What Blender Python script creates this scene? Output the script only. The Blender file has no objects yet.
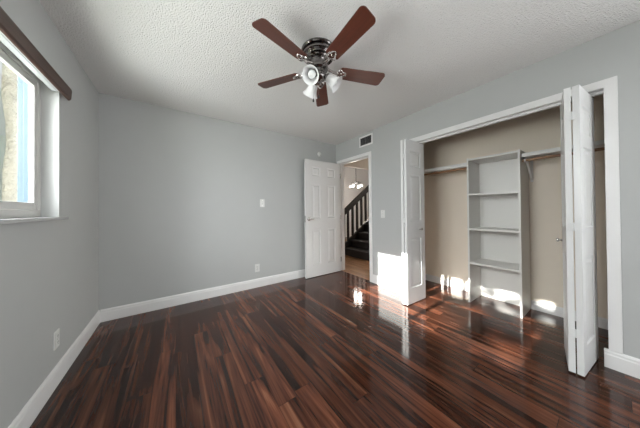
import bpy, bmesh, math, random
from mathutils import Vector, Matrix

random.seed(7)
scene = bpy.context.scene
COL = scene.collection

# ------------------------------------------------------------------ camera
ROOM_L, ROOM_R, ROOM_D, ROOM_H, ROOM_B = -0.666, 2.591, 3.1434, 2.4396, -2.30
YAW, PITCH, ROLL, CAM_H = 0.6108, 0.0078, -0.0091, 1.1672
cam_data = bpy.data.cameras.new('camera')
cam = bpy.data.objects.new('camera', cam_data)
COL.objects.link(cam)
cam_data.sensor_width = 36.0
cam_data.lens = 206.7531 * 36.0 / 640.0
cam_data.shift_y = (208.3838 - 214.0) / 640.0
cam_data.clip_start = 0.02
cam_data.clip_end = 200
_r0 = Vector((math.cos(YAW), -math.sin(YAW), 0))
_d0 = Vector((math.sin(YAW), math.cos(YAW), 0))
_z0 = Vector((0, 0, 1))
_fw = _d0 * math.cos(PITCH) + _z0 * math.sin(PITCH)
_u1 = -_d0 * math.sin(PITCH) + _z0 * math.cos(PITCH)
_rt = _r0 * math.cos(ROLL) + _u1 * math.sin(ROLL)
_up = -_r0 * math.sin(ROLL) + _u1 * math.cos(ROLL)
cam.matrix_world = Matrix(((_rt.x, _up.x, -_fw.x, 0), (_rt.y, _up.y, -_fw.y, 0), (_rt.z, _up.z, -_fw.z, CAM_H), (0, 0, 0, 1)))
scene.camera = cam

# ------------------------------------------------------------------ world, sun, exposure
scene.view_settings.view_transform = 'Standard'
scene.view_settings.look = 'None'
scene.view_settings.gamma = 1.0
scene.view_settings.use_curve_mapping = False
scene.view_settings.exposure = 0.12
WORLD_STRENGTH = 1.0
SUN_STRENGTH = 30.0
world = bpy.data.worlds.new('sky')
scene.world = world
world.use_nodes = True
_nt = world.node_tree
_bg = _nt.nodes['Background']
_sky = _nt.nodes.new('ShaderNodeTexSky')
_sky.sky_type = 'HOSEK_WILKIE'
_sky.sun_direction = (-0.91, 0.0, 0.41)
_sky.turbidity = 5.0
_mx = _nt.nodes.new('ShaderNodeMix')
_mx.data_type = 'RGBA'
_mx.inputs[0].default_value = 0.88
_nt.links.new(_sky.outputs[0], _mx.inputs[6])
_mx.inputs[7].default_value = (0.97, 0.985, 1.0, 1)
_nt.links.new(_mx.outputs[2], _bg.inputs[0])
_bg.inputs[1].default_value = WORLD_STRENGTH

sun_d = bpy.data.lights.new('sun', 'SUN')
sun_d.energy = SUN_STRENGTH
sun_d.angle = math.radians(0.6)
sun_d.color = (1.0, 0.97, 0.92)
sun = bpy.data.objects.new('sun', sun_d)
COL.objects.link(sun)
sun.rotation_euler = Vector((1.0, -0.010, -0.447)).to_track_quat('-Z', 'Y').to_euler()
sun.location = (-8, 1.5, 5)


def portal(name, loc, direction, w, h):
    d = bpy.data.lights.new(name, 'AREA')
    d.shape = 'RECTANGLE'
    d.size, d.size_y = w, h
    d.cycles.is_portal = True
    o = bpy.data.objects.new(name, d)
    COL.objects.link(o)
    o.location = loc
    o.rotation_euler = Vector(direction).to_track_quat('-Z', 'Z').to_euler()
    return o





def daylight(name, loc, direction, w, h, power, col=(0.97, 0.985, 1.0)):
    """area lamp standing for daylight at a window opening"""
    d = bpy.data.lights.new(name, 'AREA')
    d.shape = 'RECTANGLE'
    d.size, d.size_y = w, h
    d.energy = power
    d.color = col
    o = bpy.data.objects.new(name, d)
    COL.objects.link(o)
    o.location = loc
    o.rotation_euler = Vector(direction).to_track_quat('-Z', 'Z').to_euler()
    return o


# fill lamps at the two added, unseen windows behind the camera, then the sunlit lawn and the sky through the left window
daylight('side_fill_light', (2.86, -1.40, 1.35), (-1, 0.5, 0.1), 1.35, 1.55, 78.0)
daylight('rear_fill_light', (1.70, -2.56, 1.50), (-0.35, 1, 0.1), 1.35, 1.30, 28.0)
daylight('lawn_daylight', (-1.90, 1.10, 0.60), (1, 0.1, 0.6), 2.4, 1.5, 190.0)
daylight('high_sky_daylight', (-1.90, 1.15, 2.90), (1, 0, -0.5), 2.4, 1.5, 400.0)
daylight('south_sky_daylight', (-1.90, -0.30, 2.30), (1, 0.9, -0.3), 2.4, 1.5, 65.0)


# ------------------------------------------------------------------ helpers
class MB:
    """collects shapes into one mesh"""

    def __init__(self):
        self.bm = bmesh.new()

    def box(self, a, b, bevel=0.0, seg=2, m=None):
        x0, y0, z0 = a
        x1, y1, z1 = b
        r = bmesh.ops.create_cube(self.bm, size=1.0)
        vs = r['verts']
        for v in vs:
            v.co = Vector(((x0 + x1) / 2 + v.co.x * (x1 - x0), (y0 + y1) / 2 + v.co.y * (y1 - y0), (z0 + z1) / 2 + v.co.z * (z1 - z0)))
        if bevel > 0:
            es = list({e for v in vs for e in v.link_edges})
            g = bmesh.ops.bevel(self.bm, geom=es, offset=bevel, segments=seg, affect='EDGES', profile=0.6)
            vs = list({v for f in g['faces'] for v in f.verts} | {v for v in vs if v.is_valid})
        if m is not None:
            bmesh.ops.transform(self.bm, matrix=m, verts=[v for v in vs if v.is_valid])
        return self

    def prism(self, pts, axis_from, axis_to):
        """extrude a closed 3-D outline from offset axis_from to axis_to (vectors)"""
        A = [self.bm.verts.new(Vector(p) + Vector(axis_from)) for p in pts]
        B = [self.bm.verts.new(Vector(p) + Vector(axis_to)) for p in pts]
        n = len(pts)
        self.bm.faces.new(A[::-1])
        self.bm.faces.new(B)
        for i in range(n):
            j = (i + 1) % n
            self.bm.faces.new((A[i], A[j], B[j], B[i]))
        return self

    def lathe(self, prof, n=40, m=None, cap0=True, cap1=True):
        rings = []
        for r, z in prof:
            rings.append([self.bm.verts.new((r * math.cos(2 * math.pi * k / n), r * math.sin(2 * math.pi * k / n), z)) for k in range(n)])
        for a, b in zip(rings, rings[1:]):
            for k in range(n):
                j = (k + 1) % n
                self.bm.faces.new((a[k], a[j], b[j], b[k]))
        if cap0:
            self.bm.faces.new(rings[0][::-1])
        if cap1:
            self.bm.faces.new(rings[-1])
        if m is not None:
            bmesh.ops.transform(self.bm, matrix=m, verts=[v for r in rings for v in r])
        return self

    def tube(self, pts, rad, n=10):
        pts = [Vector(p) for p in pts]
        rad = rad if isinstance(rad, (list, tuple)) else [rad] * len(pts)
        rings = []
        for i, p in enumerate(pts):
            d = (pts[min(i + 1, len(pts) - 1)] - pts[max(i - 1, 0)]).normalized()
            u = d.orthogonal().normalized() if i == 0 else (u - d * u.dot(d)).normalized()
            w = d.cross(u)
            rings.append([self.bm.verts.new(p + (u * math.cos(2 * math.pi * k / n) + w * math.sin(2 * math.pi * k / n)) * rad[i]) for k in range(n)])
        for a, b in zip(rings, rings[1:]):
            for k in range(n):
                j = (k + 1) % n
                self.bm.faces.new((a[k], a[j], b[j], b[k]))
        self.bm.faces.new(rings[0][::-1])
        self.bm.faces.new(rings[-1])
        return self

    def ball(self, c, r, seg=16, scale=(1, 1, 1)):
        g = bmesh.ops.create_uvsphere(self.bm, u_segments=seg, v_segments=max(6, seg // 2), radius=r)
        for v in g['verts']:
            v.co = Vector((v.co.x * scale[0] + c[0], v.co.y * scale[1] + c[1], v.co.z * scale[2] + c[2]))
        return self

    def build(self, name, mat, parent=None, smooth=False, loc=None):
        bmesh.ops.recalc_face_normals(self.bm, faces=self.bm.faces)
        me = bpy.data.meshes.new(name)
        self.bm.to_mesh(me)
        self.bm.free()
        if smooth:
            for p in me.polygons:
                p.use_smooth = True
            me.set_sharp_from_angle(angle=math.radians(38))
        o = bpy.data.objects.new(name, me)
        COL.objects.link(o)
        if mat:
            me.materials.append(mat)
        if parent:
            o.parent = parent
        if loc:
            o.location = loc
        return o


def tag(o, label, cat, group=None, kind=None):
    o['label'] = label
    o['category'] = cat
    if group:
        o['group'] = group
    if kind:
        o['kind'] = kind
    return o


def struct(o, label, cat):
    return tag(o, label, cat, kind='structure')


def empty(name, loc, rz=0.0):
    o = bpy.data.objects.new(name, None)
    COL.objects.link(o)
    o.location = loc
    o.rotation_euler = (0, 0, rz)
    o.empty_display_size = 0.05
    return o


# ------------------------------------------------------------------ materials
def mat(name, col, rough=0.5, metal=0.0, spec=0.5, coat=0.0, bump=None, var=0.0):
    """principled material with a little procedural noise; bump = (scale, strength, distance)"""
    m = bpy.data.materials.new(name)
    m.use_nodes = True
    nt = m.node_tree
    p = nt.nodes['Principled BSDF']
    p.inputs['Roughness'].default_value = rough
    p.inputs['Metallic'].default_value = metal
    p.inputs['Specular IOR Level'].default_value = spec
    p.inputs['Coat Weight'].default_value = coat
    tc = nt.nodes.new('ShaderNodeTexCoord')
    n = nt.nodes.new('ShaderNodeTexNoise')
    n.inputs['Scale'].default_value = 6.0
    n.inputs['Detail'].default_value = 4.0
    nt.links.new(tc.outputs['Object'], n.inputs['Vector'])
    mx = nt.nodes.new('ShaderNodeMix')
    mx.data_type = 'RGBA'
    v = max(var, 0.02)
    mx.inputs[6].default_value = (*[c * (1 - v) for c in col], 1)
    mx.inputs[7].default_value = (*[min(1, c * (1 + v)) for c in col], 1)
    nt.links.new(n.outputs['Fac'], mx.inputs[0])
    nt.links.new(mx.outputs[2], p.inputs['Base Color'])
    if bump:
        n2 = nt.nodes.new('ShaderNodeTexNoise')
        n2.inputs['Scale'].default_value = bump[0]
        n2.inputs['Detail'].default_value = 3.0
        nt.links.new(tc.outputs['Object'], n2.inputs['Vector'])
        b = nt.nodes.new('ShaderNodeBump')
        b.inputs['Strength'].default_value = bump[1]
        b.inputs['Distance'].default_value = bump[2]
        nt.links.new(n2.outputs['Fac'], b.inputs['Height'])
        nt.links.new(b.outputs['Normal'], p.inputs['Normal'])
    return m


def mathn(nt, op, a, b=None, c=None):
    n = nt.nodes.new('ShaderNodeMath')
    n.operation = op
    for i, v in enumerate((a, b, c)):
        if v is None:
            continue
        if isinstance(v, (int, float)):
            n.inputs[i].default_value = v
        else:
            nt.links.new(v, n.inputs[i])
    return n.outputs[0]


def plank_mat(name, stops, pw=0.125, pl=1.2, rough=0.13, seam_dark=0.35, tone=(0.65, 1.35), coat=0.0, spec=0.5):
    """boards running along y; world-space procedural wood with knots, streaks and seams"""
    m = bpy.data.materials.new(name)
    m.use_nodes = True
    nt = m.node_tree
    L = nt.links
    p = nt.nodes['Principled BSDF']
    geo = nt.nodes.new('ShaderNodeNewGeometry')
    sep = nt.nodes.new('ShaderNodeSeparateXYZ')
    L.new(geo.outputs['Position'], sep.inputs[0])
    x, y = sep.outputs[0], sep.outputs[1]
    u = mathn(nt, 'DIVIDE', x, pw)
    row = mathn(nt, 'FLOOR', u)
    wn = nt.nodes.new('ShaderNodeTexWhiteNoise')
    wn.noise_dimensions = '1D'
    L.new(row, wn.inputs['W'])
    v = mathn(nt, 'ADD', mathn(nt, 'DIVIDE', y, pl), mathn(nt, 'MULTIPLY', wn.outputs['Value'], 7.31))
    colm = mathn(nt, 'FLOOR', v)
    cmb = nt.nodes.new('ShaderNodeCombineXYZ')
    L.new(row, cmb.inputs[0])
    L.new(colm, cmb.inputs[1])
    wid = nt.nodes.new('ShaderNodeTexWhiteNoise')
    wid.noise_dimensions = '2D'
    L.new(cmb.outputs[0], wid.inputs['Vector'])
    # distance to the seams
    fu = mathn(nt, 'FRACT', u)
    fv = mathn(nt, 'FRACT', v)
    du = mathn(nt, 'MULTIPLY', mathn(nt, 'MINIMUM', fu, mathn(nt, 'SUBTRACT', 1.0, fu)), pw)
    dv = mathn(nt, 'MULTIPLY', mathn(nt, 'MINIMUM', fv, mathn(nt, 'SUBTRACT', 1.0, fv)), pl)
    d = mathn(nt, 'MINIMUM', du, dv)
    seam = nt.nodes.new('ShaderNodeMapRange')
    seam.inputs['From Min'].default_value = 0.0006
    seam.inputs['From Max'].default_value = 0.0022
    L.new(d, seam.inputs['Value'])
    # grain space: stretched, shifted per board
    sx = mathn(nt, 'ADD', mathn(nt, 'MULTIPLY', x, 13.0), mathn(nt, 'MULTIPLY', wid.outputs['Value'], 57.0))
    sy = mathn(nt, 'ADD', mathn(nt, 'MULTIPLY', y, 0.75), mathn(nt, 'MULTIPLY', wid.outputs['Value'], 31.0))
    g = nt.nodes.new('ShaderNodeCombineXYZ')
    L.new(sx, g.inputs[0])
    L.new(sy, g.inputs[1])
    n1 = nt.nodes.new('ShaderNodeTexNoise')
    n1.inputs['Scale'].default_value = 1.0
    n1.inputs['Detail'].default_value = 3.0
    n1.inputs['Roughness'].default_value = 0.55
    n1.inputs['Distortion'].default_value = 1.6
    L.new(g.outputs[0], n1.inputs['Vector'])
    g2 = nt.nodes.new('ShaderNodeCombineXYZ')
    L.new(mathn(nt, 'MULTIPLY', sx, 5.0), g2.inputs[0])
    L.new(mathn(nt, 'MULTIPLY', sy, 2.2), g2.inputs[1])
    n2 = nt.nodes.new('ShaderNodeTexNoise')
    n2.inputs['Scale'].default_value = 1.0
    n2.inputs['Detail'].default_value = 5.0
    n2.inputs['Distortion'].default_value = 0.4
    L.new(g2.outputs[0], n2.inputs['Vector'])
    f = mathn(nt, 'ADD', mathn(nt, 'MULTIPLY', n1.outputs['Fac'], 0.72), mathn(nt, 'MULTIPLY', n2.outputs['Fac'], 0.28))
    ramp = nt.nodes.new('ShaderNodeValToRGB')
    cr = ramp.color_ramp
    while len(cr.elements) < len(stops):
        cr.elements.new(0.5)
    for e, (pos, c) in zip(cr.elements, stops):
        e.position = pos
        e.color = (*c, 1)
    L.new(f, ramp.inputs[0])
    tonen = nt.nodes.new('ShaderNodeMapRange')
    tonen.inputs['To Min'].default_value = tone[0]
    tonen.inputs['To Max'].default_value = tone[1]
    L.new(wid.outputs['Value'], tonen.inputs['Value'])
    sm = mathn(nt, 'ADD', mathn(nt, 'MULTIPLY', seam.outputs[0], 1.0 - seam_dark), seam_dark)
    k = mathn(nt, 'MULTIPLY', tonen.outputs[0], sm)
    vm = nt.nodes.new('ShaderNodeVectorMath')
    vm.operation = 'SCALE'
    L.new(ramp.outputs[0], vm.inputs[0])
    L.new(k, vm.inputs['Scale'])
    L.new(vm.outputs[0], p.inputs['Base Color'])
    p.inputs['Roughness'].default_value = rough
    p.inputs['Specular IOR Level'].default_value = spec
    p.inputs['Coat Weight'].default_value = coat
    b = nt.nodes.new('ShaderNodeBump')
    b.inputs['Strength'].default_value = 0.12
    b.inputs['Distance'].default_value = 0.002
    L.new(mathn(nt, 'ADD', mathn(nt, 'MULTIPLY', n2.outputs['Fac'], 0.25), seam.outputs[0]), b.inputs['Height'])
    L.new(b.outputs[0], p.inputs['Normal'])
    return m


def popcorn_mat():
    m = bpy.data.materials.new('popcorn_ceiling')
    m.use_nodes = True
    nt = m.node_tree
    p = nt.nodes['Principled BSDF']
    p.inputs['Roughness'].default_value = 0.95
    p.inputs['Specular IOR Level'].default_value = 0.1
    geo = nt.nodes.new('ShaderNodeNewGeometry')
    vor = nt.nodes.new('ShaderNodeTexVoronoi')
    vor.inputs['Scale'].default_value = 120.0
    noi = nt.nodes.new('ShaderNodeTexNoise')
    noi.inputs['Scale'].default_value = 105.0
    noi.inputs['Detail'].default_value = 4.0
    nt.links.new(geo.outputs['Position'], vor.inputs['Vector'])
    nt.links.new(geo.outputs['Position'], noi.inputs['Vector'])
    h = mathn(nt, 'SUBTRACT', mathn(nt, 'MULTIPLY', noi.outputs['Fac'], 1.4), mathn(nt, 'MULTIPLY', vor.outputs['Distance'], 0.9))
    b = nt.nodes.new('ShaderNodeBump')
    b.inputs['Strength'].default_value = 0.85
    b.inputs['Distance'].default_value = 0.007
    nt.links.new(h, b.inputs['Height'])
    nt.links.new(b.outputs[0], p.inputs['Normal'])
    p.inputs['Base Color'].default_value = (0.85, 0.84, 0.825, 1)
    return m


def glass_mat():
    m = bpy.data.materials.new('window_glass')
    m.use_nodes = True
    nt = m.node_tree
    nt.nodes.remove(nt.nodes['Principled BSDF'])
    out = nt.nodes['Material Output']
    tr = nt.nodes.new('ShaderNodeBsdfTransparent')
    tr.inputs[0].default_value = (0.94, 0.955, 0.95, 1)
    gl = nt.nodes.new('ShaderNodeBsdfGlossy')
    gl.inputs['Roughness'].default_value = 0.02
    lw = nt.nodes.new('ShaderNodeLayerWeight')
    lw.inputs['Blend'].default_value = 0.5
    fr = mathn(nt, 'MULTIPLY_ADD', mathn(nt, 'POWER', lw.outputs['Facing'], 5.0), 0.90, 0.04)
    mx = nt.nodes.new('ShaderNodeMixShader')
    nt.links.new(fr, mx.inputs[0])
    nt.links.new(tr.outputs[0], mx.inputs[1])
    nt.links.new(gl.outputs[0], mx.inputs[2])
    nt.links.new(mx.outputs[0], out.inputs['Surface'])
    return m


def emit_mat(name, col, s):
    m = mat(name, col, 0.3)
    p = m.node_tree.nodes['Principled BSDF']
    p.inputs['Emission Color'].default_value = (*col, 1)
    p.inputs['Emission Strength'].default_value = s
    return m


def wood_mat(name, c0, c1, rough=0.25, scale=(1.5, 22, 22), coat=0.3):
    m = bpy.data.materials.new(name)
    m.use_nodes = True
    nt = m.node_tree
    p = nt.nodes['Principled BSDF']
    tc = nt.nodes.new('ShaderNodeTexCoord')
    mp = nt.nodes.new('ShaderNodeMapping')
    mp.inputs['Scale'].default_value = scale
    n = nt.nodes.new('ShaderNodeTexNoise')
    n.inputs['Scale'].default_value = 3.0
    n.inputs['Detail'].default_value = 6.0
    n.inputs['Distortion'].default_value = 0.6
    mx = nt.nodes.new('ShaderNodeMix')
    mx.data_type = 'RGBA'
    mx.inputs[6].default_value = (*c0, 1)
    mx.inputs[7].default_value = (*c1, 1)
    nt.links.new(tc.outputs['Object'], mp.inputs[0])
    nt.links.new(mp.outputs[0], n.inputs['Vector'])
    nt.links.new(n.outputs['Fac'], mx.inputs[0])
    nt.links.new(mx.outputs[2], p.inputs['Base Color'])
    p.inputs['Roughness'].default_value = rough
    p.inputs['Coat Weight'].default_value = coat
    p.inputs['Coat Roughness'].default_value = 0.12
    return m


M_WALL = mat('grey_wall_paint', (0.500, 0.508, 0.503), 0.55, spec=0.35, bump=(220, 0.10, 0.002))
M_CLOSET = mat('beige_closet_paint', (0.84, 0.75, 0.64), 0.55, spec=0.35, bump=(200, 0.10, 0.002))
M_HALLWALL = mat('pale_hall_paint', (0.66, 0.66, 0.66), 0.6)
M_CEIL = popcorn_mat()
M_TRIM = mat('white_trim_paint', (0.82, 0.81, 0.805), 0.35)
M_DOOR = mat('white_door_paint', (0.74, 0.73, 0.725), 0.32)
M_BIFOLD = mat('white_bifold_paint', (0.80, 0.80, 0.80), 0.32)
M_ORG = mat('white_melamine', (0.77, 0.755, 0.725), 0.35)
M_SHELF = mat('white_shelf_board', (0.76, 0.75, 0.73), 0.4)
M_FLOOR = plank_mat('dark_walnut_planks', [
    (0.30, (0.010, 0.005, 0.004)), (0.41, (0.026, 0.010, 0.0065)), (0.49, (0.075, 0.025, 0.014)),
    (0.58, (0.125, 0.043, 0.023)), (0.66, (0.19, 0.075, 0.040)), (0.78, (0.30, 0.14, 0.08))], tone=(0.48, 1.05), spec=0.38, rough=0.10)
M_HALLFLOOR = plank_mat('light_oak_planks', [
    (0.3, (0.20, 0.10, 0.05)), (0.5, (0.33, 0.17, 0.085)), (0.7, (0.45, 0.26, 0.14))], pw=0.09, pl=1.0, rough=0.2, tone=(0.85, 1.15))
M_VINYL = mat('white_vinyl', (0.58, 0.57, 0.55), 0.35)
M_GLASS = glass_mat()
M_SKYLIT_TRACK = mat('skylight_blue_track', (0.05, 0.085, 0.115), 0.4, metal=0.0)  # blue cast of skylight put into the colour of the outer window track
M_MARBLE = mat('grey_marble_sill', (0.50, 0.50, 0.50), 0.25, var=0.2)
M_VALANCE = wood_mat('dark_valance_wood', (0.030, 0.014, 0.009), (0.085, 0.036, 0.022), 0.4, (22, 1.5, 22), 0.1)
M_RAIL = mat('grey_painted_metal', (0.50, 0.52, 0.53), 0.35, metal=0.3)
M_BLADE = wood_mat('cherry_blade_wood', (0.060, 0.016, 0.009), (0.145, 0.040, 0.022), 0.38, (1.2, 16, 16), 0.06)
M_NICKEL = mat('dark_brushed_nickel', (0.20, 0.185, 0.18), 0.20, metal=1.0)
M_PEWTER = mat('bright_nickel', (0.62, 0.58, 0.56), 0.22, metal=1.0)
M_SHADE = mat('white_frosted_glass', (0.86, 0.86, 0.86), 0.25)
M_PLATE = mat('white_plastic', (0.74, 0.74, 0.72), 0.3)
M_SLOT = mat('dark_slot', (0.03, 0.03, 0.03), 0.5)
M_LOUVER = mat('grey_louver_metal', (0.22, 0.22, 0.22), 0.4, metal=0.4)
M_CHROME = mat('satin_chrome', (0.55, 0.54, 0.52), 0.2, metal=1.0)
M_ROD = wood_mat('closet_rod_wood', (0.22, 0.12, 0.06), (0.34, 0.19, 0.10), 0.4, (22, 1.5, 22), 0.1)
M_STAIR = wood_mat('espresso_stair_wood', (0.006, 0.004, 0.003), (0.013, 0.008, 0.006), 0.7, (3, 14, 14), 0.1)
M_BARK = mat('pale_bark', (0.62, 0.57, 0.50), 0.9, bump=(22, 1.0, 0.06), var=0.30)
M_LEAF = mat('green_leaf', (0.10, 0.20, 0.06), 0.6, var=0.4)
M_LAWN = mat('outdoor_lawn', (0.22, 0.24, 0.14), 0.9, var=0.3)
M_STUCCO = mat('outdoor_pale_stucco', (0.62, 0.66, 0.62), 0.9, bump=(30, 0.4, 0.01))

# ------------------------------------------------------------------ room shell
T = 0.115
# window opening in the left wall and the added one behind the camera
WY0, WY1, WZ0, WZ1 = 0.37, 2.231, 1.125, 2.065
RY0, RY1, RZ0, RZ1 = -2.10, -0.70, 0.50, 2.15
DY0, DY1, DZ = 2.295, 3.040, 2.050          # bedroom door clear opening
CY0, CY1, CZ = 0.040, 1.570, 2.045          # closet clear opening
J = 0.016

b = MB()
fx0, fy0 = ROOM_L - 0.02, ROOM_B - 0.02
b.prism([(fx0, fy0, 0), (ROOM_R + 0.02, fy0, 0), (ROOM_R + 0.02, -0.42, 0), (3.40, -0.42, 0), (3.40, 2.0, 0), (ROOM_R + 0.02, 2.0, 0), (ROOM_R + 0.02, ROOM_D, 0), (fx0, ROOM_D, 0)], (0, 0, -0.12), (0, 0, 0))
struct(b.build('floor', M_FLOOR), 'dark glossy reddish brown wood plank floor of bedroom and closet', 'floor')
b = MB().box((ROOM_L - 0.2, ROOM_B - 0.2, ROOM_H), (3.42, ROOM_D + 0.12, ROOM_H + 0.1))
struct(b.build('ceiling', M_CEIL), 'off white popcorn textured ceiling above the bedroom', 'ceiling')

b = MB()
xo = ROOM_L - 0.168
b.box((xo, ROOM_B - 0.2, -0.12), (ROOM_L, WY0, ROOM_H))
b.box((xo, WY1, -0.12), (ROOM_L, ROOM_D + 0.12, ROOM_H))
b.box((xo, WY0, -0.12), (ROOM_L, WY1, WZ0))
b.box((xo, WY0, WZ1), (ROOM_L, WY1, ROOM_H))
struct(b.build('wall_left', M_WALL), 'light grey painted wall around the window', 'wall')
b = MB().box((ROOM_L, ROOM_D, -0.12), (ROOM_R + T, ROOM_D + 0.12, ROOM_H))
struct(b.build('wall_back', M_WALL), 'plain blue grey wall behind the open white door', 'wall')
b = MB()
b.box((ROOM_R, ROOM_B - 0.2, -0.12), (ROOM_R + T, RY0, ROOM_H))
b.box((ROOM_R, RY1, -0.12), (ROOM_R + T, CY0 - J, ROOM_H))
b.box((ROOM_R, RY0, -0.12), (ROOM_R + T, RY1, RZ0))
b.box((ROOM_R, RY0, RZ1), (ROOM_R + T, RY1, ROOM_H))
b.box((ROOM_R, CY0 - J, CZ + J), (ROOM_R + T, CY1 + J, ROOM_H))
b.box((ROOM_R, CY1 + J, -0.12), (ROOM_R + T, DY0 - J, ROOM_H))
b.box((ROOM_R, DY0 - J, DZ + J), (ROOM_R + T, DY1 + J, ROOM_H))
b.box((ROOM_R, DY1 + J, -0.12), (ROOM_R + T, ROOM_D, ROOM_H))
struct(b.build('wall_right', M_WALL), 'blue grey wall holding the closet opening and the doorway', 'wall')
b = MB()
QX0, QX1, QZ0, QZ1 = 1.00, 2.40, 0.80, 2.15
yo = ROOM_B - 0.168
b.box((ROOM_L, yo, -0.12), (QX0, ROOM_B, ROOM_H))
b.box((QX1, yo, -0.12), (ROOM_R, ROOM_B, ROOM_H))
b.box((QX0, yo, -0.12), (QX1, ROOM_B, QZ0))
b.box((QX0, yo, QZ1), (QX1, ROOM_B, ROOM_H))
struct(b.build('wall_rear', M_WALL), 'grey wall with an added window behind the camera', 'wall')

# closet interior
CBX, CLY, CRY = 3.385, 1.95, -0.38
struct(MB().box((CBX, CRY - 0.1, -0.12), (CBX + 0.1, CLY + 0.1, ROOM_H)).build('wall_closet_back', M_CLOSET), 'beige back wall inside the open closet', 'wall')
struct(MB().box((ROOM_R + T, CLY, -0.12), (CBX, CLY + 0.1, ROOM_H)).build('wall_closet_left', M_CLOSET), 'beige end wall of closet behind the folded doors near the doorway', 'wall')
struct(MB().box((ROOM_R + T, CRY - 0.1, -0.12), (CBX, CRY, ROOM_H)).build('wall_closet_right', M_CLOSET), 'beige end wall of closet behind the nearer folded doors', 'wall')
b = MB()
b.box((ROOM_R + T, CRY, 0), (ROOM_R + T + 0.004, CY0 - J, ROOM_H)).box((ROOM_R + T, CY1 + J, 0), (ROOM_R + T + 0.004, CLY, ROOM_H))
b.box((ROOM_R + T, CY0 - J, CZ + J), (ROOM_R + T + 0.004, CY1 + J, ROOM_H))
struct(b.build('wall_closet_front', M_CLOSET), 'beige inner face of the closet front wall', 'wall')


# baseboards: profile extruded along the wall
def base_profile(h=0.13, t=0.014):
    return [(0, 0), (t, 0), (t, h - 0.035), (t - 0.003, h - 0.028), (t - 0.003, h - 0.014), (t - 0.008, h - 0.004), (t - 0.010, h), (0, h)]


def baseboard_y(mb, xw, s, y0, y1, h=0.13):
    mb.prism([(xw + s * a, 0, z + 0.0005) for a, z in base_profile(h)], (0, y0, 0), (0, y1, 0))


def baseboard_x(mb, yw, s, x0, x1, h=0.13):
    mb.prism([(0, yw + s * a, z + 0.0005) for a, z in base_profile(h)], (x0, 0, 0), (x1, 0, 0))


b = MB(); baseboard_y(b, ROOM_L, 1, ROOM_B, ROOM_D)
struct(b.build('baseboard_left', M_TRIM), 'white baseboard along the window wall', 'baseboard')
b = MB(); baseboard_x(b, ROOM_D, -1, ROOM_L + 0.014, ROOM_R - 0.014)
struct(b.build('baseboard_back', M_TRIM), 'white baseboard along the wall behind the open door', 'baseboard')
b = MB()
baseboard_y(b, ROOM_R, -1, ROOM_B, 0.060)
b.box((ROOM_R - 0.006, CY0 - J, 0.0005), (ROOM_R + 0.01, 0.058, 0.13))
baseboard_y(b, ROOM_R, -1, 1.632, 2.2375)
baseboard_y(b, ROOM_R, -1, 3.0985, ROOM_D - 0.014)
struct(b.build('baseboard_right', M_TRIM), 'white baseboard pieces along the closet wall', 'baseboard')
b = MB()
baseboard_y(b, CBX, -1, CRY, 0.574, 0.10)
baseboard_y(b, CBX, -1, 1.068, CLY, 0.10)
struct(b.build('baseboard_closet', M_TRIM), 'low white baseboard along the closet back wall', 'baseboard')


# door and closet casings
def casing(mb, y0, y1, z, w, wl=True, zr=0.0):
    t = 0.016
    x1, x0 = ROOM_R, ROOM_R - t
    mb.box((x0, y0 - w, zr), (x1, y0, z + w), 0.004)
    if wl:
        mb.box((x0, y1, 0.0), (x1, y1 + w, z + w), 0.004)
    mb.box((x0 - 0.0006, y0 - w + 0.0005, z), (x1, y1 + w - 0.0005, z + w), 0.004)
    # jamb boards lining the opening
    mb.box((ROOM_R - 0.002, y0 - J, 0.0), (ROOM_R + T + 0.006, y0, z + J))
    mb.box((ROOM_R - 0.002, y1, 0.0), (ROOM_R + T + 0.006, y1 + J, z + J))
    mb.box((ROOM_R - 0.002, y0, z), (ROOM_R + T + 0.006, y1, z + J))


b = MB(); casing(b, DY0, DY1, DZ, 0.058)
b.box((ROOM_R + 0.045, DY0, 0), (ROOM_R + 0.075, DY0 + 0.011, DZ)).box((ROOM_R + 0.045, DY1 - 0.011, 0), (ROOM_R + 0.075, DY1, DZ)).box((ROOM_R + 0.045, DY0, DZ - 0.011), (ROOM_R + 0.075, DY1, DZ))
struct(b.build('trim_1', M_TRIM), 'white casing and jamb around the doorway to the hall', 'trim')
b = MB(); casing(b, CY0, CY1, CZ, 0.060, True, 0.131)
b.box((ROOM_R + 0.03, CY0, CZ - 0.022), (ROOM_R + 0.06, CY1, CZ), 0.002)
struct(b.build('trim_2', M_TRIM), 'white casing around the wide closet opening', 'trim')


# ------------------------------------------------------------------ windows
def strip_frame(mb, x0, x1, y0, y1, z0, z1, w, wb=None, bev=0.004):
    wb = wb or w
    mb.box((x0, y0, z0), (x1, y0 + w, z1), bev)
    mb.box((x0, y1 - w, z0), (x1, y1, z1), bev)
    mb.box((x0 + 0.0004, y0 + w - 0.003, z0), (x1 - 0.0004, y1 - w + 0.003, z0 + wb), bev)
    mb.box((x0 + 0.0004, y0 + w - 0.003, z1 - w), (x1 - 0.0004, y1 - w + 0.003, z1), bev)


FX = ROOM_L - 0.079      # room side face of the vinyl frame
win = empty('window_1', (FX - 0.04, (WY0 + WY1) / 2, WZ0))
struct(win, 'white vinyl sliding window at the left edge, looking out on a tree', 'window')


def wchild(mb, name, m, parent=win, **k):
    o = mb.build(name, m, None, **k)
    o.parent = parent
    o.matrix_parent_inverse = Matrix.Translation(-Vector(parent.location))
    return o


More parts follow.
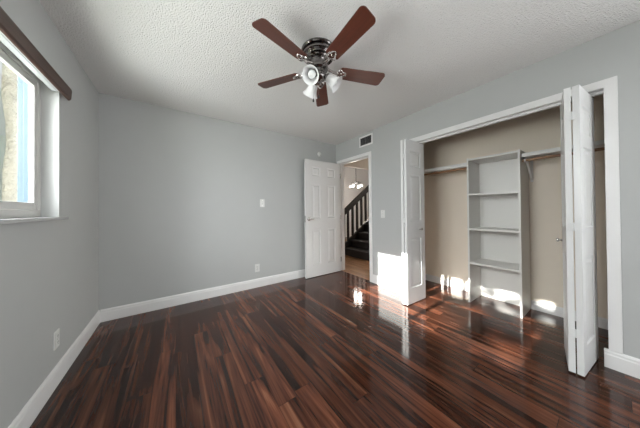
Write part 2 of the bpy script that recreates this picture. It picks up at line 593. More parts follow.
ZF0, ZF1 = 1.172, 2.063
b = MB()
strip_frame(b, FX - 0.054, FX, WY0, WY1, WZ0 + 0.012, WZ1 - 0.001, 0.030, ZF0 - WZ0 - 0.012 + 0.012)
wchild(b, 'window_frame', M_VINYL)
MID = 1.295
for i, (ya, yb, xa) in enumerate(((MID - 0.025, WY1 - 0.031, FX - 0.028), (WY0 + 0.031, MID + 0.025, FX - 0.053))):
    b = MB(); strip_frame(b, xa, xa + 0.024, ya, yb, ZF0 + 0.013, ZF1 - 0.033, 0.040, 0.046)
    s = wchild(b, 'sash', M_VINYL)
    b = MB().box((xa + 0.010, ya + 0.035, ZF0 + 0.05), (xa + 0.014, yb - 0.035, ZF1 - 0.068))
    wchild(b, 'pane', M_GLASS)
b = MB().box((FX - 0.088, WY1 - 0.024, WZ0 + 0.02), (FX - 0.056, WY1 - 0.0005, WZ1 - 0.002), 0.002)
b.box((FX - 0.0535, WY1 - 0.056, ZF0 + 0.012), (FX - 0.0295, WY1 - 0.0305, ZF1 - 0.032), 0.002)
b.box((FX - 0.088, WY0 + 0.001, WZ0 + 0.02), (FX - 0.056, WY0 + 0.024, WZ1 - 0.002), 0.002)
wchild(b, 'outer_track', M_SKYLIT_TRACK)
wchild(MB().box((FX - 0.012, WY1 - 0.066, ZF0 + 0.020), (FX - 0.001, WY1 - 0.050, ZF0 + 0.055), 0.003), 'latch', M_VINYL)
b = MB().box((FX - 0.002, WY0 - 0.08, WZ0 - 0.012), (ROOM_L + 0.022, WY1 + 0.08, WZ0 + 0.012), 0.004)
b2 = MB().box((FX - 0.12, WY0 + 0.0005, WZ0), (ROOM_L + 0.0, WY1 - 0.0005, WZ0 + 0.012))
b2.box((ROOM_L + 0.0005, WY0 - 0.08, WZ0 - 0.010), (ROOM_L + 0.024, WY1 + 0.08, WZ0 + 0.012), 0.005)
b.bm.free()
struct(b2.build('trim_3', M_MARBLE), 'thin grey stone sill under the left window', 'window sill')

rw = empty('window_added_side', (ROOM_R + 0.08, (RY0 + RY1) / 2, RZ0))  # added out of view so fill light can reach the left wall
struct(rw, 'added tall white window in the closet wall behind the camera, passing fill light', 'window')
b = MB()
strip_frame(b, ROOM_R + 0.05, ROOM_R + 0.11, RY0, RY1, RZ0, RZ1, 0.05)
b.box((ROOM_R + 0.055, (RY0 + RY1) / 2 - 0.03, RZ0 + 0.05), (ROOM_R + 0.105, (RY0 + RY1) / 2 + 0.03, RZ1 - 0.05), 0.004)
wchild(b, 'window_frame', M_VINYL, rw)
for y0, y1 in ((RY0 + 0.05, (RY0 + RY1) / 2 - 0.03), ((RY0 + RY1) / 2 + 0.03, RY1 - 0.05)):
    wchild(MB().box((ROOM_R + 0.078, y0, RZ0 + 0.05), (ROOM_R + 0.082, y1, RZ1 - 0.05)), 'pane', M_GLASS, rw)

rq = empty('window_added_rear', ((QX0 + QX1) / 2, ROOM_B - 0.1, QZ0))  # added out of view to let fill light onto the back wall
struct(rq, 'added white window in the wall behind the camera, passing fill light', 'window')
b = MB()
qm = (QX0 + QX1) / 2
for x0, x1, z0, z1 in ((QX0, QX0 + 0.05, QZ0, QZ1), (QX1 - 0.05, QX1, QZ0, QZ1), (QX0 + 0.05, QX1 - 0.05, QZ0, QZ0 + 0.05), (QX0 + 0.05, QX1 - 0.05, QZ1 - 0.05, QZ1), (qm - 0.03, qm + 0.03, QZ0 + 0.05, QZ1 - 0.05)):
    b.box((x0, ROOM_B - 0.13, z0), (x1, ROOM_B - 0.07, z1), 0.004)
wchild(b, 'window_frame', M_VINYL, rq)
for x0, x1 in ((QX0 + 0.05, qm - 0.03), (qm + 0.03, QX1 - 0.05)):
    wchild(MB().box((x0, ROOM_B - 0.102, QZ0 + 0.05), (x1, ROOM_B - 0.098, QZ1 - 0.05)), 'pane', M_GLASS, rq)

# wooden valance and blind headrail over the left window
b = MB()
vx = ROOM_L + 0.002
prof = [(0.0, 2.062), (0.036, 2.066), (0.048, 2.060), (0.050, 2.050), (0.046, 1.992), (0.040, 1.979), (0.030, 1.976), (0.030, 2.046), (0.0, 2.046)]
b.prism([(vx + a, 0, z) for a, z in prof], (0, 0.28, 0), (0, 2.264, 0))
ov = b.build('window_valance', M_VALANCE)
tag(ov, 'long dark brown wooden valance mounted over the left window', 'valance')
b = MB().box((-0.060, -0.95, -0.018), (-0.030, 0.95, 0.018), 0.004)
b.box((-0.029, -0.95, -0.016), (-0.022, 0.95, 0.010), 0.002)
hr = b.build('blind_headrail', M_RAIL, loc=(ROOM_L + 0.028, 1.275, 2.026))
tag(hr, 'slim grey blind track tucked under the brown valance', 'blind rail')


# ------------------------------------------------------------------ panelled door leaves
def panel_leaf(w, h, t, panels, bev=0.0):
    """slab from x 0..w, y -t/2..t/2, z 0..h with sunk and raised panels on both faces"""
    mb = MB()
    bm = mb.bm
    xs = sorted({0.0, w} | {v for p in panels for v in (p[0], p[1])})
    zs = sorted({0.0, h} | {v for p in panels for v in (p[2], p[3])})
    for s in (-1, 1):
        yy = s * t / 2
        grid = {}

        def V(x, z, d=0.0):
            k = (round(x, 5), round(z, 5), d)
            if k not in grid:
                grid[k] = bm.verts.new((x, yy - s * d, z))
            return grid[k]
        for i in range(len(xs) - 1):
            for j in range(len(zs) - 1):
                x0, x1, z0, z1 = xs[i], xs[i + 1], zs[j], zs[j + 1]
                cx, cz = (x0 + x1) / 2, (z0 + z1) / 2
                hit = [p for p in panels if p[0] < cx < p[1] and p[2] < cz < p[3]]
                if not hit:
                    bm.faces.new((V(x0, z0), V(x1, z0), V(x1, z1), V(x0, z1)))
        for p in panels:
            # boundary follows all grid lines crossing the panel edge
            px = [x for x in xs if p[0] <= x <= p[1]]
            pz = [z for z in zs if p[2] <= z <= p[3]]
            loop = [(x, p[2]) for x in px] + [(p[1], z) for z in pz[1:]] + [(x, p[3]) for x in px[::-1][1:]] + [(p[0], z) for z in pz[::-1][1:-1]]

            def ring(ins, d):
                out = []
                for x, z in loop:
                    out.append(V(min(max(x, p[0] + ins), p[1] - ins), min(max(z, p[2] + ins), p[3] - ins), d))
                return out
            rings = [[V(x, z) for x, z in loop], ring(0.006, 0.0095), ring(0.018, 0.0105), ring(0.042, 0.0015)]
            for A, B in zip(rings, rings[1:]):
                n = len(A)
                for k in range(n):
                    q = [A[k], A[(k + 1) % n], B[(k + 1) % n], B[k]]
                    q = list(dict.fromkeys(q))
                    if len(q) >= 3:
                        try:
                            bm.faces.new(q)
                        except ValueError:
                            pass
            top = list(dict.fromkeys(rings[-1]))
            try:
                bm.faces.new(top)
            except ValueError:
                pass
    # rim
    for (x0, z0), (x1, z1) in (((0, 0), (w, 0)), ((w, 0), (w, h)), ((w, h), (0, h)), ((0, h), (0, 0))):
        a = bm.verts.new((x0, -t / 2, z0)); b_ = bm.verts.new((x1, -t / 2, z1)); c = bm.verts.new((x1, t / 2, z1)); d = bm.verts.new((x0, t / 2, z0))
        bm.faces.new((a, b_, c, d))
    bmesh.ops.remove_doubles(bm, verts=bm.verts, dist=0.00005)
    return mb


# bedroom door, swung open in front of the back wall. local x runs from the hinge to the free edge
DW, DH, DT = 0.775, 2.030, 0.035
six = []
for a, c in ((0.135, 0.312), (0.468, 0.642)):
    six += [(a, c, 1.752, 1.912), (a, c, 1.012, 1.602), (a, c, 0.200, 0.815)]
door = empty('door_1', (ROOM_R - 0.008, 3.024, 0.010), math.pi)
struct(door, 'white six panel door swung open against the back wall', 'door')
leaf = panel_leaf(DW, DH, DT, six).build('door_leaf', M_DOOR, door)
b = MB()
for s in (-1, 1):
    m = Matrix.Translation((DW - 0.062, s * (DT / 2), 1.005)) @ Matrix.Rotation(-s * math.pi / 2, 4, 'X')
    b.lathe([(0.031, 0.0), (0.031, 0.006), (0.026, 0.010), (0.012, 0.012), (0.011, 0.040)], 24, m)
    yy = s * (DT / 2 + 0.045)
    b.tube([(DW - 0.062, yy - s * 0.012, 1.005), (DW - 0.064, yy, 1.005), (DW - 0.080, yy + s * 0.004, 1.006), (DW - 0.115, yy + s * 0.002, 1.004), (DW - 0.135, yy - s * 0.003, 1.002)], [0.010, 0.011, 0.010, 0.008, 0.006], 12)
b.box((DW - 0.0005, -0.012, 0.95), (DW + 0.0015, 0.012, 1.06))
b.build('door_handle', M_CHROME, door, smooth=True)
for z in (0.22, 1.02, 1.80):
    MB().tube([(0.0, DT / 2 + 0.002, z - 0.045), (0.0, DT / 2 + 0.002, z + 0.045)], 0.006, 12).build('hinge', M_CHROME, door)


def bifold(name, label, placements, knob_on, knob_local, knob_side):
    """two hinged panels; placements = [(x, y, angle)] of each panel's front end, local x runs away into the closet"""
    W, Hh, t = 0.385, 2.005, 0.032
    three = [(0.068, 0.300, 1.680, 1.875), (0.068, 0.300, 1.010, 1.585), (0.068, 0.300, 0.190, 0.800)]
    fx = sum(p[0] for p in placements) / 2
    fy = sum(p[1] for p in placements) / 2
    root = empty(name, (fx, fy, 0.012))
    struct(root, label, 'closet door')
    for i, (x, y, a) in enumerate(placements):
        o = panel_leaf(W, Hh, t, three).build('door_panel', M_BIFOLD, root)
        o.location = (x - fx, y - fy, 0)
        o.rotation_euler = (0, 0, a)
        if i == knob_on:
            k = MB()
            m = Matrix.Translation((knob_local[0], knob_side * t / 2, knob_local[1])) @ Matrix.Rotation(-knob_side * math.pi / 2, 4, 'X')
            k.lathe([(0.010, 0.0), (0.008, 0.004), (0.006, 0.012), (0.012, 0.018), (0.016, 0.024), (0.015, 0.031), (0.009, 0.035)], 20, m)
            k.build('knob', M_CHROME, o, smooth=True)
    for z in (0.28, 1.02, 1.80):
        (x0, y0, a0), (x1, y1, a1) = placements
        ym = (y0 + y1) / 2 - fy
        h = MB().box((-0.0045, ym - 0.020, z - 0.028), (-0.0012, ym + 0.020, z + 0.028), 0.001)
        h.tube([(-0.005, ym, z - 0.029), (-0.005, ym, z + 0.029)], 0.0035, 10)
        h.build('hinge', M_BIFOLD, root)
    # guide pin into the track
    for (x, y, a) in placements:
        ex, ey = x + math.cos(a) * 0.35 - fx, y + math.sin(a) * 0.35 - fy
        MB().tube([(ex, ey, Hh), (ex, ey, Hh + 0.022)], 0.006, 10).build('guide_pin', M_CHROME, root)
    return root


bifold('door_2', 'folded pair of white closet doors standing next to the hall doorway',
       [(2.285, 1.458, math.atan2(-0.012, 0.385)), (2.280, 1.497, math.atan2(0.020, 0.385))], 0, (0.275, 0.900), -1)
bifold('door_3', 'folded pair of white closet doors at the near right end of closet',
       [(2.283, 0.187, math.atan2(0.056, 0.381)), (2.285, 0.149, math.atan2(-0.046, 0.381))], 0, (0.375, 0.885), 1)

# ------------------------------------------------------------------ closet fittings
TX0, TX1, TY0, TY1, TZ = 3.000, 3.368, 0.575, 1.066, 1.795
t = 0.019
org = empty('closet_organizer', ((TX0 + TX1) / 2, (TY0 + TY1) / 2, 0.0))
tag(org, 'tall white open shelving tower standing in the middle of closet', 'shelving unit')


def ochild(mb, name, m=M_ORG):
    return wchild(mb, name, m, org)


ochild(MB().box((TX0, TY0, 0.001), (TX1, TY0 + t, TZ), 0.0015), 'side_panel')
ochild(MB().box((TX0, TY1 - t, 0.001), (TX1, TY1, TZ), 0.0015), 'side_panel')
ochild(MB().box((TX0 + 0.001, TY0 + t, TZ - 0.030), (TX1, TY1 - t, TZ - 0.008), 0.0015), 'top_panel')
for z in (1.342, 0.912, 0.492):
    ochild(MB().box((TX0 + 0.004, TY0 + t, z - 0.011), (TX1 - 0.008, TY1 - t, z + 0.011), 0.0015), 'shelf')
ochild(MB().box((TX1 - 0.006, TY0 + t, 0.001), (TX1 - 0.0005, TY1 - t, TZ - 0.03)), 'back_panel')

SX0 = 3.045
b = MB().box((SX0, TY1 + 0.002, 1.735), (CBX - 0.001, CLY - 0.001, 1.755), 0.002)
s1 = b.build('closet_shelf', M_SHELF)
tag(s1, 'white closet shelf board between the tower and the far closet end', 'shelf', 'hanging shelves in the closet')
wx = [(SX0 + 0.0005, 1.712, 1.7345)]
c = MB().box((SX0 + 0.002, TY1 + 0.002, 1.708), (SX0 + 0.020, CLY - 0.001, 1.7345), 0.002)
c.build('front_lip', M_SHELF, s1)
b = MB().box((SX0, CRY + 0.001, 1.735), (CBX - 0.001, TY0 - 0.002, 1.755), 0.002)
s2 = b.build('closet_shelf', M_SHELF)
tag(s2, 'white closet shelf board between the tower and the near folded doors', 'shelf', 'hanging shelves in the closet')
MB().box((SX0 + 0.002, CRY + 0.001, 1.716), (SX0 + 0.020, TY0 - 0.002, 1.7345), 0.002).build('front_lip', M_SHELF, s2)

b = MB().tube([(3.085, TY1 + 0.002, 1.686), (3.085, CLY - 0.001, 1.686)], 0.014, 16)
tag(b.build('closet_rod', M_ROD, smooth=True), 'brown wooden hanging rod under the shelf on the far side of tower', 'closet rod', 'wooden closet rods')
b = MB().tube([(3.085, CRY + 0.001, 1.682), (3.085, TY0 - 0.002, 1.682)], 0.014, 16)
tag(b.build('closet_rod', M_ROD, smooth=True), 'brown wooden hanging rod under the shelf on the near side of tower', 'closet rod', 'wooden closet rods')
# shelf and rod bracket beside the tower
b = MB()
by = 0.549
b.box((CBX - 0.006, by - 0.012, 1.47), (CBX - 0.001, by + 0.012, 1.7300), 0.001)
b.box((3.068, by - 0.010, 1.722), (CBX - 0.006, by + 0.010, 1.7300), 0.001)
b.tube([(CBX - 0.008, by, 1.500), (3.19, by, 1.645), (3.110, by, 1.718)], 0.011, 10)
b.tube([(3.085 + 0.022 * math.cos(a), by, 1.682 + 0.022 * math.sin(a)) for a in [math.radians(d) for d in range(-200, 31, 23)]], 0.006, 8)
tag(b.build('shelf_bracket', M_TRIM), 'white metal shelf and rod bracket on closet wall beside the tower', 'bracket')
b = MB().box((CBX - 0.005, 0.415, 1.435), (CBX - 0.0005, 0.515, 1.540), 0.002)
b.box((CBX - 0.006, 0.428, 1.448), (CBX - 0.004, 0.502, 1.527), 0.001)
tag(b.build('access_plate', M_CLOSET), 'small square beige cover plate on closet back wall under the bracket', 'cover plate')


# ------------------------------------------------------------------ wall plates, sensor, vent
def plate_matrix(pos, normal):
    n = Vector(normal)
    zax = Vector((0, 0, 1))
    xax = zax.cross(n).normalized()
    return Matrix(((xax.x, -n.x, 0, pos[0]), (xax.y, -n.y, 0, pos[1]), (xax.z, -n.z, 1, pos[2]), (0, 0, 0, 1)))


def wall_item(name, pos, normal, label, cat, group=None):
    o = empty(name, (0, 0, 0))
    o.matrix_world = plate_matrix(pos, normal)   # local -y faces the room, x along the wall
    return tag(o, label, cat, group)


def outlet(pos, normal, label, w=0.072, h=0.118):
    o = wall_item('electrical_outlet', pos, normal, label, 'outlet', 'electrical outlets')
    MB().box((-w / 2, -0.006, -h / 2), (w / 2, -0.0003, h / 2), 0.0025).build('cover_plate', M_PLATE, o)
    for z in (-0.021, 0.021):
        r = MB().box((-0.017, -0.009, z - 0.014), (0.017, -0.005, z + 0.014), 0.004).build('receptacle', M_PLATE, o)
        s = MB()
        for x in (-0.0065, 0.0065):
            s.box((x - 0.0012, -0.0096, z - 0.003), (x + 0.0012, -0.0088, z + 0.007))
        s.box((-0.0022, -0.0096, z - 0.011), (0.0022, -0.0088, z - 0.0065))
        s.build('slot', M_SLOT, r)
    MB().lathe([(0.003, 0), (0.003, 0.001)], 10, Matrix.Translation((0, -0.006, 0)) @ Matrix.Rotation(math.pi / 2, 4, 'X')).build('screw', M_CHROME, o)
    return o


def light_switch(pos, normal, label, w=0.072, h=0.120):
    o = wall_item('light_switch', pos, normal, label, 'light switch', 'light switches')
    MB().box((-w / 2, -0.006, -h / 2), (w / 2, -0.0003, h / 2), 0.0025).build('cover_plate', M_PLATE, o)
    m = Matrix.Rotation(math.radians(24), 4, 'X')
    MB().box((-0.005, -0.016, -0.011), (0.005, -0.004, 0.011), 0.002, 2, m).build('toggle', M_PLATE, o)
    for z in (-0.040, 0.040):
        MB().lathe([(0.003, 0), (0.003, 0.001)], 10, Matrix.Translation((0, -0.006, z)) @ Matrix.Rotation(math.pi / 2, 4, 'X')).build('screw', M_CHROME, o)
    return o


outlet((1.022, ROOM_D, 0.292), (0, -1, 0), 'white electrical outlet low on the back wall, left of the open door')
outlet((ROOM_L, 2.188, 0.305), (1, 0, 0), 'white electrical outlet low on the window wall above its baseboard')
light_switch((1.106, ROOM_D, 1.281), (0, -1, 0), 'white wall switch plate at mid height on the back wall')
light_switch((ROOM_R, 2.030, 1.098), (-1, 0, 0), 'white wall switch plate between the hall doorway and folded closet doors')

sd = wall_item('smoke_detector', (2.190, ROOM_D, 2.198), (0, -1, 0), 'small round white detector high on the back wall above open door', 'smoke detector')
rx = Matrix.Rotation(math.pi / 2, 4, 'X')
MB().lathe([(0.042, 0.0003), (0.042, 0.012), (0.039, 0.022), (0.030, 0.028), (0.028, 0.026), (0.010, 0.030)], 32, rx).build('housing', M_PLATE, sd, smooth=True)
MB().lathe([(0.006, 0.0), (0.005, 0.004)], 12, Matrix.Translation((0.018, -0.028, -0.016)) @ rx).build('test_button', M_SLOT, sd)

av = wall_item('air_vent', (ROOM_R, 2.358, 2.310), (-1, 0, 0), 'white framed air vent with dark louvers above the hall doorway', 'air vent')
b = MB()
w, h, fw = 0.292, 0.176, 0.026
b.box((-w / 2, -0.008, -h / 2), (-w / 2 + fw, -0.0003, h / 2), 0.003).box((w / 2 - fw, -0.008, -h / 2), (w / 2, -0.0003, h / 2), 0.003)
b.box((-w / 2 + fw - 0.002, -0.0078, -h / 2), (w / 2 - fw + 0.002, -0.0003, -h / 2 + fw), 0.003).box((-w / 2 + fw - 0.002, -0.0078, h / 2 - fw), (w / 2 - fw + 0.002, -0.0003, h / 2), 0.003)
b.build('frame', M_TRIM, av)
MB().box((-w / 2 + fw, -0.0015, -h / 2 + fw), (w / 2 - fw, -0.0004, h / 2 - fw)).build('backing', M_SLOT, av)
n = 9
for k in range(n):
    z = -h / 2 + fw + (k + 0.5) * (h - 2 * fw) / n
    m = Matrix.Translation((0, -0.0042, z)) @ Matrix.Rotation(math.radians(35), 4, 'X')
    MB().box((-w / 2 + fw - 0.001, -0.0035, -0.0007), (w / 2 - fw + 0.001, 0.0035, 0.0007), m=m).build('louver', M_LOUVER, av)
MB().box((-0.004, -0.0085, -h / 2 + fw), (0.004, -0.0062, h / 2 - fw)).build('center_bar', M_LOUVER, av)

# ------------------------------------------------------------------ ceiling fan
FXC, FYC, FK = 0.9429, 1.3502, 1.055
fan = empty('ceiling_fan', (FXC, FYC, ROOM_H))
tag(fan, 'five blade ceiling fan with cherry wood blades and three white lamp shades', 'ceiling fan')
Z = -ROOM_H
prof = [(0.134, 2.4394), (0.137, 2.437), (0.137, 2.428), (0.131, 2.421), (0.116, 2.418), (0.115, 2.408), (0.124, 2.405), (0.128, 2.399), (0.126, 2.392), (0.112, 2.389), (0.108, 2.384), (0.110, 2.378),
        (0.106, 2.372), (0.088, 2.368), (0.084, 2.363), (0.084, 2.358), (0.066, 2.352), (0.061, 2.346), (0.060, 2.316), (0.066, 2.312)]
MB().lathe([(r, z + Z) for r, z in prof], 48).build('motor_housing', M_NICKEL, fan, smooth=True)
hub = [(0.066, 2.257), (0.076, 2.252), (0.078, 2.240), (0.074, 2.228), (0.060, 2.222), (0.052, 2.218), (0.050, 2.200), (0.056, 2.196), (0.060, 2.186), (0.058, 2.165), (0.046, 2.152), (0.022, 2.146), (0.012, 2.138)]
MB().lathe([(r, 2.289 + (z - 2.2305) * FK + Z) for r, z in hub], 40).build('rotor_hub', M_NICKEL, fan, smooth=True)


def blade_outline():
    r0, r1 = 0.169, 0.569
    w0, w1 = 0.053, 0.0645
    pts = []
    rc = 0.030
    # root (rounded), then tip with rounded corners and slight bow
    for k in range(7):
        a = math.pi / 2 + math.pi * k / 6
        pts.append((r0 + 0.020 * math.cos(a) + 0.02, w0 * math.sin(a)))
    for k in range(8):
        a = -math.pi / 2 + (math.pi / 2) * k / 7
        pts.append((r1 - rc + rc * math.cos(a), -w1 + rc + rc * math.sin(a)))
    for k in range(8):
        a = (math.pi / 2) * k / 7
        pts.append((r1 - 0.006 - rc + rc * math.cos(a), w1 - rc + rc * math.sin(a)))
    return pts


BLADE_Z = 2.289 + Z
for k in range(5):
    ang = math.radians(266.886 + 72 * k)
    m = Matrix.Rotation(math.radians(-13), 4, 'X')
    b = MB()
    pts = [(x, y, 0) for x, y in blade_outline()]
    b.prism(pts, (0, 0, -0.003), (0, 0, 0.003))
    bmesh.ops.transform(b.bm, matrix=m, verts=b.bm.verts)
    o = b.build('blade', M_BLADE, fan)
    o.location = (0, 0, BLADE_Z)
    o.rotation_euler = (0, 0, ang)
    # cast blade iron with a pierced triangular foot under the blade
    c = MB()
    c.tube([(0.070, 0, 0.014), (0.105, 0, 0.004), (0.135, 0, -0.008), (0.155, 0, -0.008)], [0.012, 0.010, 0.010, 0.008], 10)
    loop = []
    for q in range(25):
        a = 2 * math.pi * q / 24
        rr = 0.026 + 0.007 * math.cos(3 * a)
        loop.append((0.180 + rr * 1.15 * math.cos(a), rr * 1.05 * math.sin(a), -0.0075))
    c.tube(loop, 0.0065, 8)
    c.ball((0.180, 0, -0.006), 0.010, 12, (1, 1, 0.5))
    for sx, sy in ((0.216, 0.0), (0.166, 0.024), (0.166, -0.024)):
        c.ball((sx, sy, -0.008), 0.007, 10, (1, 1, 0.7))
    bmesh.ops.transform(c.bm, matrix=m @ Matrix.Scale(FK, 4), verts=c.bm.verts)
    c.build('blade_iron', M_PEWTER, o, smooth=True)

for k, az in enumerate((211, 319, 85)):
    a = math.radians(az)
    tilt = math.radians(50)         # axis away from straight down
    d = Vector((math.cos(a) * math.sin(tilt), math.sin(a) * math.sin(tilt), -math.cos(tilt)))
    base = Vector((math.cos(a) * 0.050, math.sin(a) * 0.050, 2.240 + Z))
    q = d.to_track_quat('Z', 'Y').to_matrix().to_4x4()
    m = Matrix.Translation(base) @ q @ Matrix.Scale(FK * 1.04, 4)
    arm = MB().lathe([(0.012, -0.015), (0.012, 0.008), (0.020, 0.012), (0.026, 0.018), (0.027, 0.034), (0.024, 0.038)], 24, m).build('lamp_holder', M_NICKEL, fan, smooth=True)
    s = MB().lathe([(0.024, 0.026), (0.030, 0.036), (0.036, 0.052), (0.038, 0.070), (0.042, 0.088), (0.050, 0.104), (0.060, 0.116), (0.0585, 0.117), (0.048, 0.105), (0.040, 0.089), (0.036, 0.070), (0.034, 0.052), (0.028, 0.038), (0.022, 0.030)], 36, m, False, False)
    sh = s.build('lamp_shade', M_SHADE, fan, smooth=True)
    MB().lathe([(0.012, 0.038), (0.013, 0.050), (0.022, 0.066), (0.027, 0.080), (0.024, 0.094), (0.012, 0.103), (0.003, 0.105)], 24, m).build('bulb', M_SHADE, sh, smooth=True)
for (dx, dy, zb) in ((-0.058, -0.010, 2.020), (0.015, 0.02, 2.085)):
    b = MB().tube([(dx * 0.6, dy * 0.6, 2.215 + Z), (dx, dy, 2.195 + Z), (dx, dy, zb + 0.012 + Z)], 0.0012, 6)
    ch = b.build('pull_chain', M_CHROME, fan)
    MB().lathe([(0.002, 0.016), (0.005, 0.010), (0.007, 0.0), (0.006, -0.008), (0.002, -0.012)], 14, Matrix.Translation((dx, dy, zb + Z))).build('fob', M_SLOT, ch, smooth=True)

# ------------------------------------------------------------------ hall beyond the doorway
HX1, HY0, HY1, HH = 8.0, CLY + 0.1, 6.6, 3.4
b = MB().box((ROOM_R + 0.02, HY0, -0.12), (HX1, HY1, -0.0005))
struct(b.build('floor_hall', M_HALLFLOOR), 'lighter orange brown wood floor of hall beyond the doorway', 'floor')
struct(MB().box((ROOM_R, HY1, -0.12), (HX1, HY1 + 0.1, HH)).build('wall_hall_back', M_HALLWALL), 'pale wall at the far side of hall behind the staircase', 'wall')
struct(MB().box((HX1, HY0, -0.12), (HX1 + 0.1, HY1, HH)).build('wall_hall_right', M_HALLWALL), 'pale wall at the end of the hall', 'wall')
struct(MB().box((ROOM_R, ROOM_D + 0.12, -0.12), (ROOM_R + T, HY1, HH)).build('wall_hall_left', M_HALLWALL), 'pale hall wall beyond the doorway', 'wall')
struct(MB().box((CBX + 0.1, HY0 - 0.1, -0.12), (HX1, HY0, HH)).build('wall_hall_front', M_HALLWALL), 'pale hall wall backing on to the closet', 'wall')
struct(MB().box((ROOM_R + T, HY0, ROOM_H), (HX1, 3.20, ROOM_H + 0.1)).build('ceiling_hall', M_HALLWALL), 'low pale ceiling strip of hall by the doorway', 'ceiling')
struct(MB().box((ROOM_R, 3.30, HH), (HX1, HY1, HH + 0.1)).build('ceiling_stairwell', M_HALLWALL), 'high pale ceiling over the staircase', 'ceiling')
M_BEAM = mat('cream_beam_paint', (0.72, 0.65, 0.56), 0.6)
struct(MB().box((ROOM_R + T, 3.20, 2.085), (HX1, 3.30, HH)).build('wall_hall_beam', M_BEAM), 'cream dropped beam across hall beyond the doorway', 'beam')

# staircase rising to the right
st = empty('staircase', (3.6, 3.65, 0.0))
tag(st, 'dark brown wooden staircase rising to the right in the hall', 'staircase')
RISE, RUN, SY0, SY1 = 0.185, 0.255, 3.22, 4.06
for k in range(9):
    x = 3.60 + RUN * k
    z = RISE * (k + 1)
    b = MB().box((x - 0.025, SY0, z - 0.035), (x + RUN, SY1, z), 0.006)
    b.box((x, SY0, z - RISE), (x + 0.02, SY1, z - 0.035))
    wchild(b, 'step', M_STAIR, st)
b = MB()
x9, z9 = 3.6 + RUN * 9, RISE * 9
b.prism([(3.585, 0, 0.0005), (3.585, 0, 0.26), (x9, 0, z9 + 0.07), (x9, 0, 0.0005)], (0, SY1, 0), (0, SY1 + 0.04, 0))
wchild(b, 'stringer', M_STAIR, st)
b = MB()
yr = SY1 + 0.02
sl = RISE / RUN
b.prism([(3.30, yr - 0.035, 1.035 - 0.3 * sl), (3.30, yr + 0.035, 1.035 - 0.3 * sl), (3.30, yr + 0.035, 1.185 - 0.3 * sl), (3.30, yr - 0.035, 1.185 - 0.3 * sl)], (0.27, 0, 0.27 * sl - 0.03), (2.6, 0, 2.6 * sl - 0.03))
wchild(b, 'handrail', M_STAIR, st)
b = MB().box((3.535, yr - 0.045, 0.0005), (3.625, yr + 0.045, 1.16), 0.006)
b.box((3.525, yr - 0.055, 1.16), (3.635, yr + 0.055, 1.20), 0.01)
wchild(b, 'newel_post', M_STAIR, st)
for k in range(12):
    x = 3.76 + 0.17 * k
    z0 = 0.22 + (x - 3.585) * sl
    z1 = 1.10 + (x - 3.60) * sl
    wchild(MB().box((x - 0.030, yr - 0.020, z0), (x + 0.030, yr + 0.020, z1 - 0.02), 0.002), 'baluster', M_STAIR, st)

# pendant lamp
pe = empty('pendant_lamp', (4.99, 5.0, HH))
tag(pe, 'pendant lamp with a cluster of glowing glass globes in the hall', 'pendant lamp')
wchild(MB().tube([(4.99, 5.0, HH - 0.02), (4.99, 5.0, 2.10)], 0.010, 8), 'cord', M_SLOT, pe)
wchild(MB().lathe([(0.06, HH - 0.025), (0.06, HH - 0.001)], 20, Matrix.Translation((4.99, 5.0, 0))), 'canopy', M_SLOT, pe)
b = MB().lathe([(0.02, 2.11), (0.05, 2.09), (0.05, 2.06), (0.02, 2.04)], 20, Matrix.Translation((4.99, 5.0, 0)))
M_GLOBE = emit_mat('glowing_globe', (1.0, 0.95, 0.88), 1.6)
spots = []
for k in range(6):
    a = math.radians(60 * k + 20)
    x, y, z = 4.99 + 0.19 * math.cos(a), 5.0 + 0.19 * math.sin(a), 1.95 + 0.03 * (k % 2)
    b.tube([(4.99, 5.0, 2.07), (4.99 + 0.12 * math.cos(a), 5.0 + 0.12 * math.sin(a), 2.10), (x, y, z + 0.05)], 0.006, 6)
    spots.append((x, y, z))
wchild(b, 'arm_frame', M_SLOT, pe)
for s in spots:
    wchild(MB().ball(s, 0.042, 16), 'globe', M_GLOBE, pe, smooth=True)
pl = bpy.data.lights.new('pendant_light', 'POINT')
pl.energy = 65
pl.shadow_soft_size = 0.15
pl.color = (1.0, 0.93, 0.84)
po = bpy.data.objects.new('pendant_light', pl)
COL.objects.link(po)
po.location = (4.99, 5.0, 1.80)

# unseen flush lamp, added to brighten the near face of the beam
hl = empty('beam_fill_lamp', (5.6, 2.62, ROOM_H))
tag(hl, 'added unseen flush lamp brightening the cream hall beam', 'ceiling lamp')
wchild(MB().lathe([(0.16, ROOM_H - 0.001), (0.16, ROOM_H - 0.03)], 28, Matrix.Translation((5.6, 2.62, 0))), 'base', M_TRIM, hl, smooth=True)
wchild(MB().lathe([(0.15, ROOM_H - 0.03), (0.14, ROOM_H - 0.07), (0.05, ROOM_H - 0.09)], 28, Matrix.Translation((5.6, 2.62, 0))), 'lamp_shade', emit_mat('beam_fill_glow', (1.0, 0.90, 0.76), 5.0), hl, smooth=True)
hp = bpy.data.lights.new('beam_fill_light', 'POINT')
hp.energy = 40
hp.shadow_soft_size = 0.12
hp.color = (1.0, 0.90, 0.78)
ho = bpy.data.objects.new('beam_fill_light', hp)
COL.objects.link(ho)
ho.location = (5.6, 2.62, 2.20)

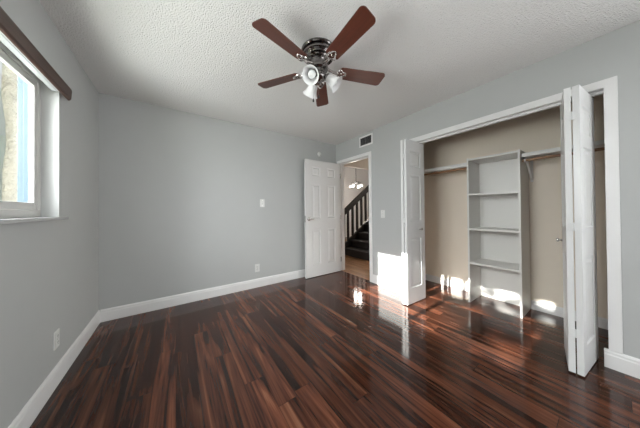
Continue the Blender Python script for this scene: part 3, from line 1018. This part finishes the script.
# ------------------------------------------------------------------ outdoors beyond the window
struct(MB().box((-30, -25, -0.50), (-0.9, 30, -0.30)).build('ground', M_LAWN), 'lawn outside the left window', 'ground')
b = MB()
pts, rad = [], []
for k in range(15):
    z = -0.32 + k * 0.35
    pts.append((-1.914 + 0.015 * math.sin(k * 1.1), 5.0 + 0.02 * math.cos(k * 1.7), z))
    rad.append(0.088 + 0.005 * math.sin(k * 2.3) + (0.05 if k == 0 else 0))
tr = b.tube(pts, rad, 18).build('tree', None)
tr.data.materials.append(M_BARK)
for p in tr.data.polygons:
    p.use_smooth = True
tag(tr, 'tree with pale cracked bark outside the left window', 'tree')


def leaf_cloud(name, c, r, n, size, parent=None):
    bm = MB()
    for _ in range(n):
        while True:
            p = Vector((random.uniform(-1, 1), random.uniform(-1, 1), random.uniform(-1, 1)))
            if p.length < 1:
                break
        p = Vector((c[0] + p.x * r[0], c[1] + p.y * r[1], c[2] + p.z * r[2]))
        u = Vector((random.gauss(0, 1), random.gauss(0, 1), random.gauss(0, 1))).normalized()
        w = u.orthogonal().normalized()
        s = size * random.uniform(0.6, 1.3)
        vs = [bm.bm.verts.new(p + u * s), bm.bm.verts.new(p + w * s * 0.45), bm.bm.verts.new(p - u * s), bm.bm.verts.new(p - w * s * 0.45)]
        bm.bm.faces.new(vs)
    return bm.build(name, M_LEAF, parent)


leaf_cloud('foliage', (-2.1, 5.0, 5.2), (1.5, 1.5, 0.9), 900, 0.14, tr)
hd = leaf_cloud('hedge', (-2.6, 6.6, 0.35), (1.7, 0.5, 0.85), 2600, 0.09)
tag(hd, 'low green hedge outside the left window behind the tree', 'hedge')
b = MB().box((-8.0, 9.2, -0.3), (1.0, 9.5, 3.2))
struct(b.build('wall_outdoor', M_STUCCO), 'pale stucco garden wall seen through the left window', 'wall')

# a leafy tree to the west whose crown breaks up part of the sunlight
bt = MB().tube([(-7.6, 0.35, -0.32), (-7.55, 0.40, 1.2), (-7.5, 0.45, 3.0), (-7.45, 0.5, 4.2)], [0.16, 0.13, 0.11, 0.07], 14).build('tree', M_BARK)
tag(bt, 'leafy shade tree on the lawn west of the window', 'tree')
leaf_cloud('foliage', (-7.4, 0.45, 4.55), (0.8, 0.95, 0.75), 150, 0.14, bt)

struct(MB().box((-9.0, 3.60, -0.3), (-4.6, 14.0, 5.2)).build('wall_sun_screen', M_STUCCO), 'added unseen pale wall shading the tree outside', 'wall')  # added out of view to keep direct sun off the pale trunk
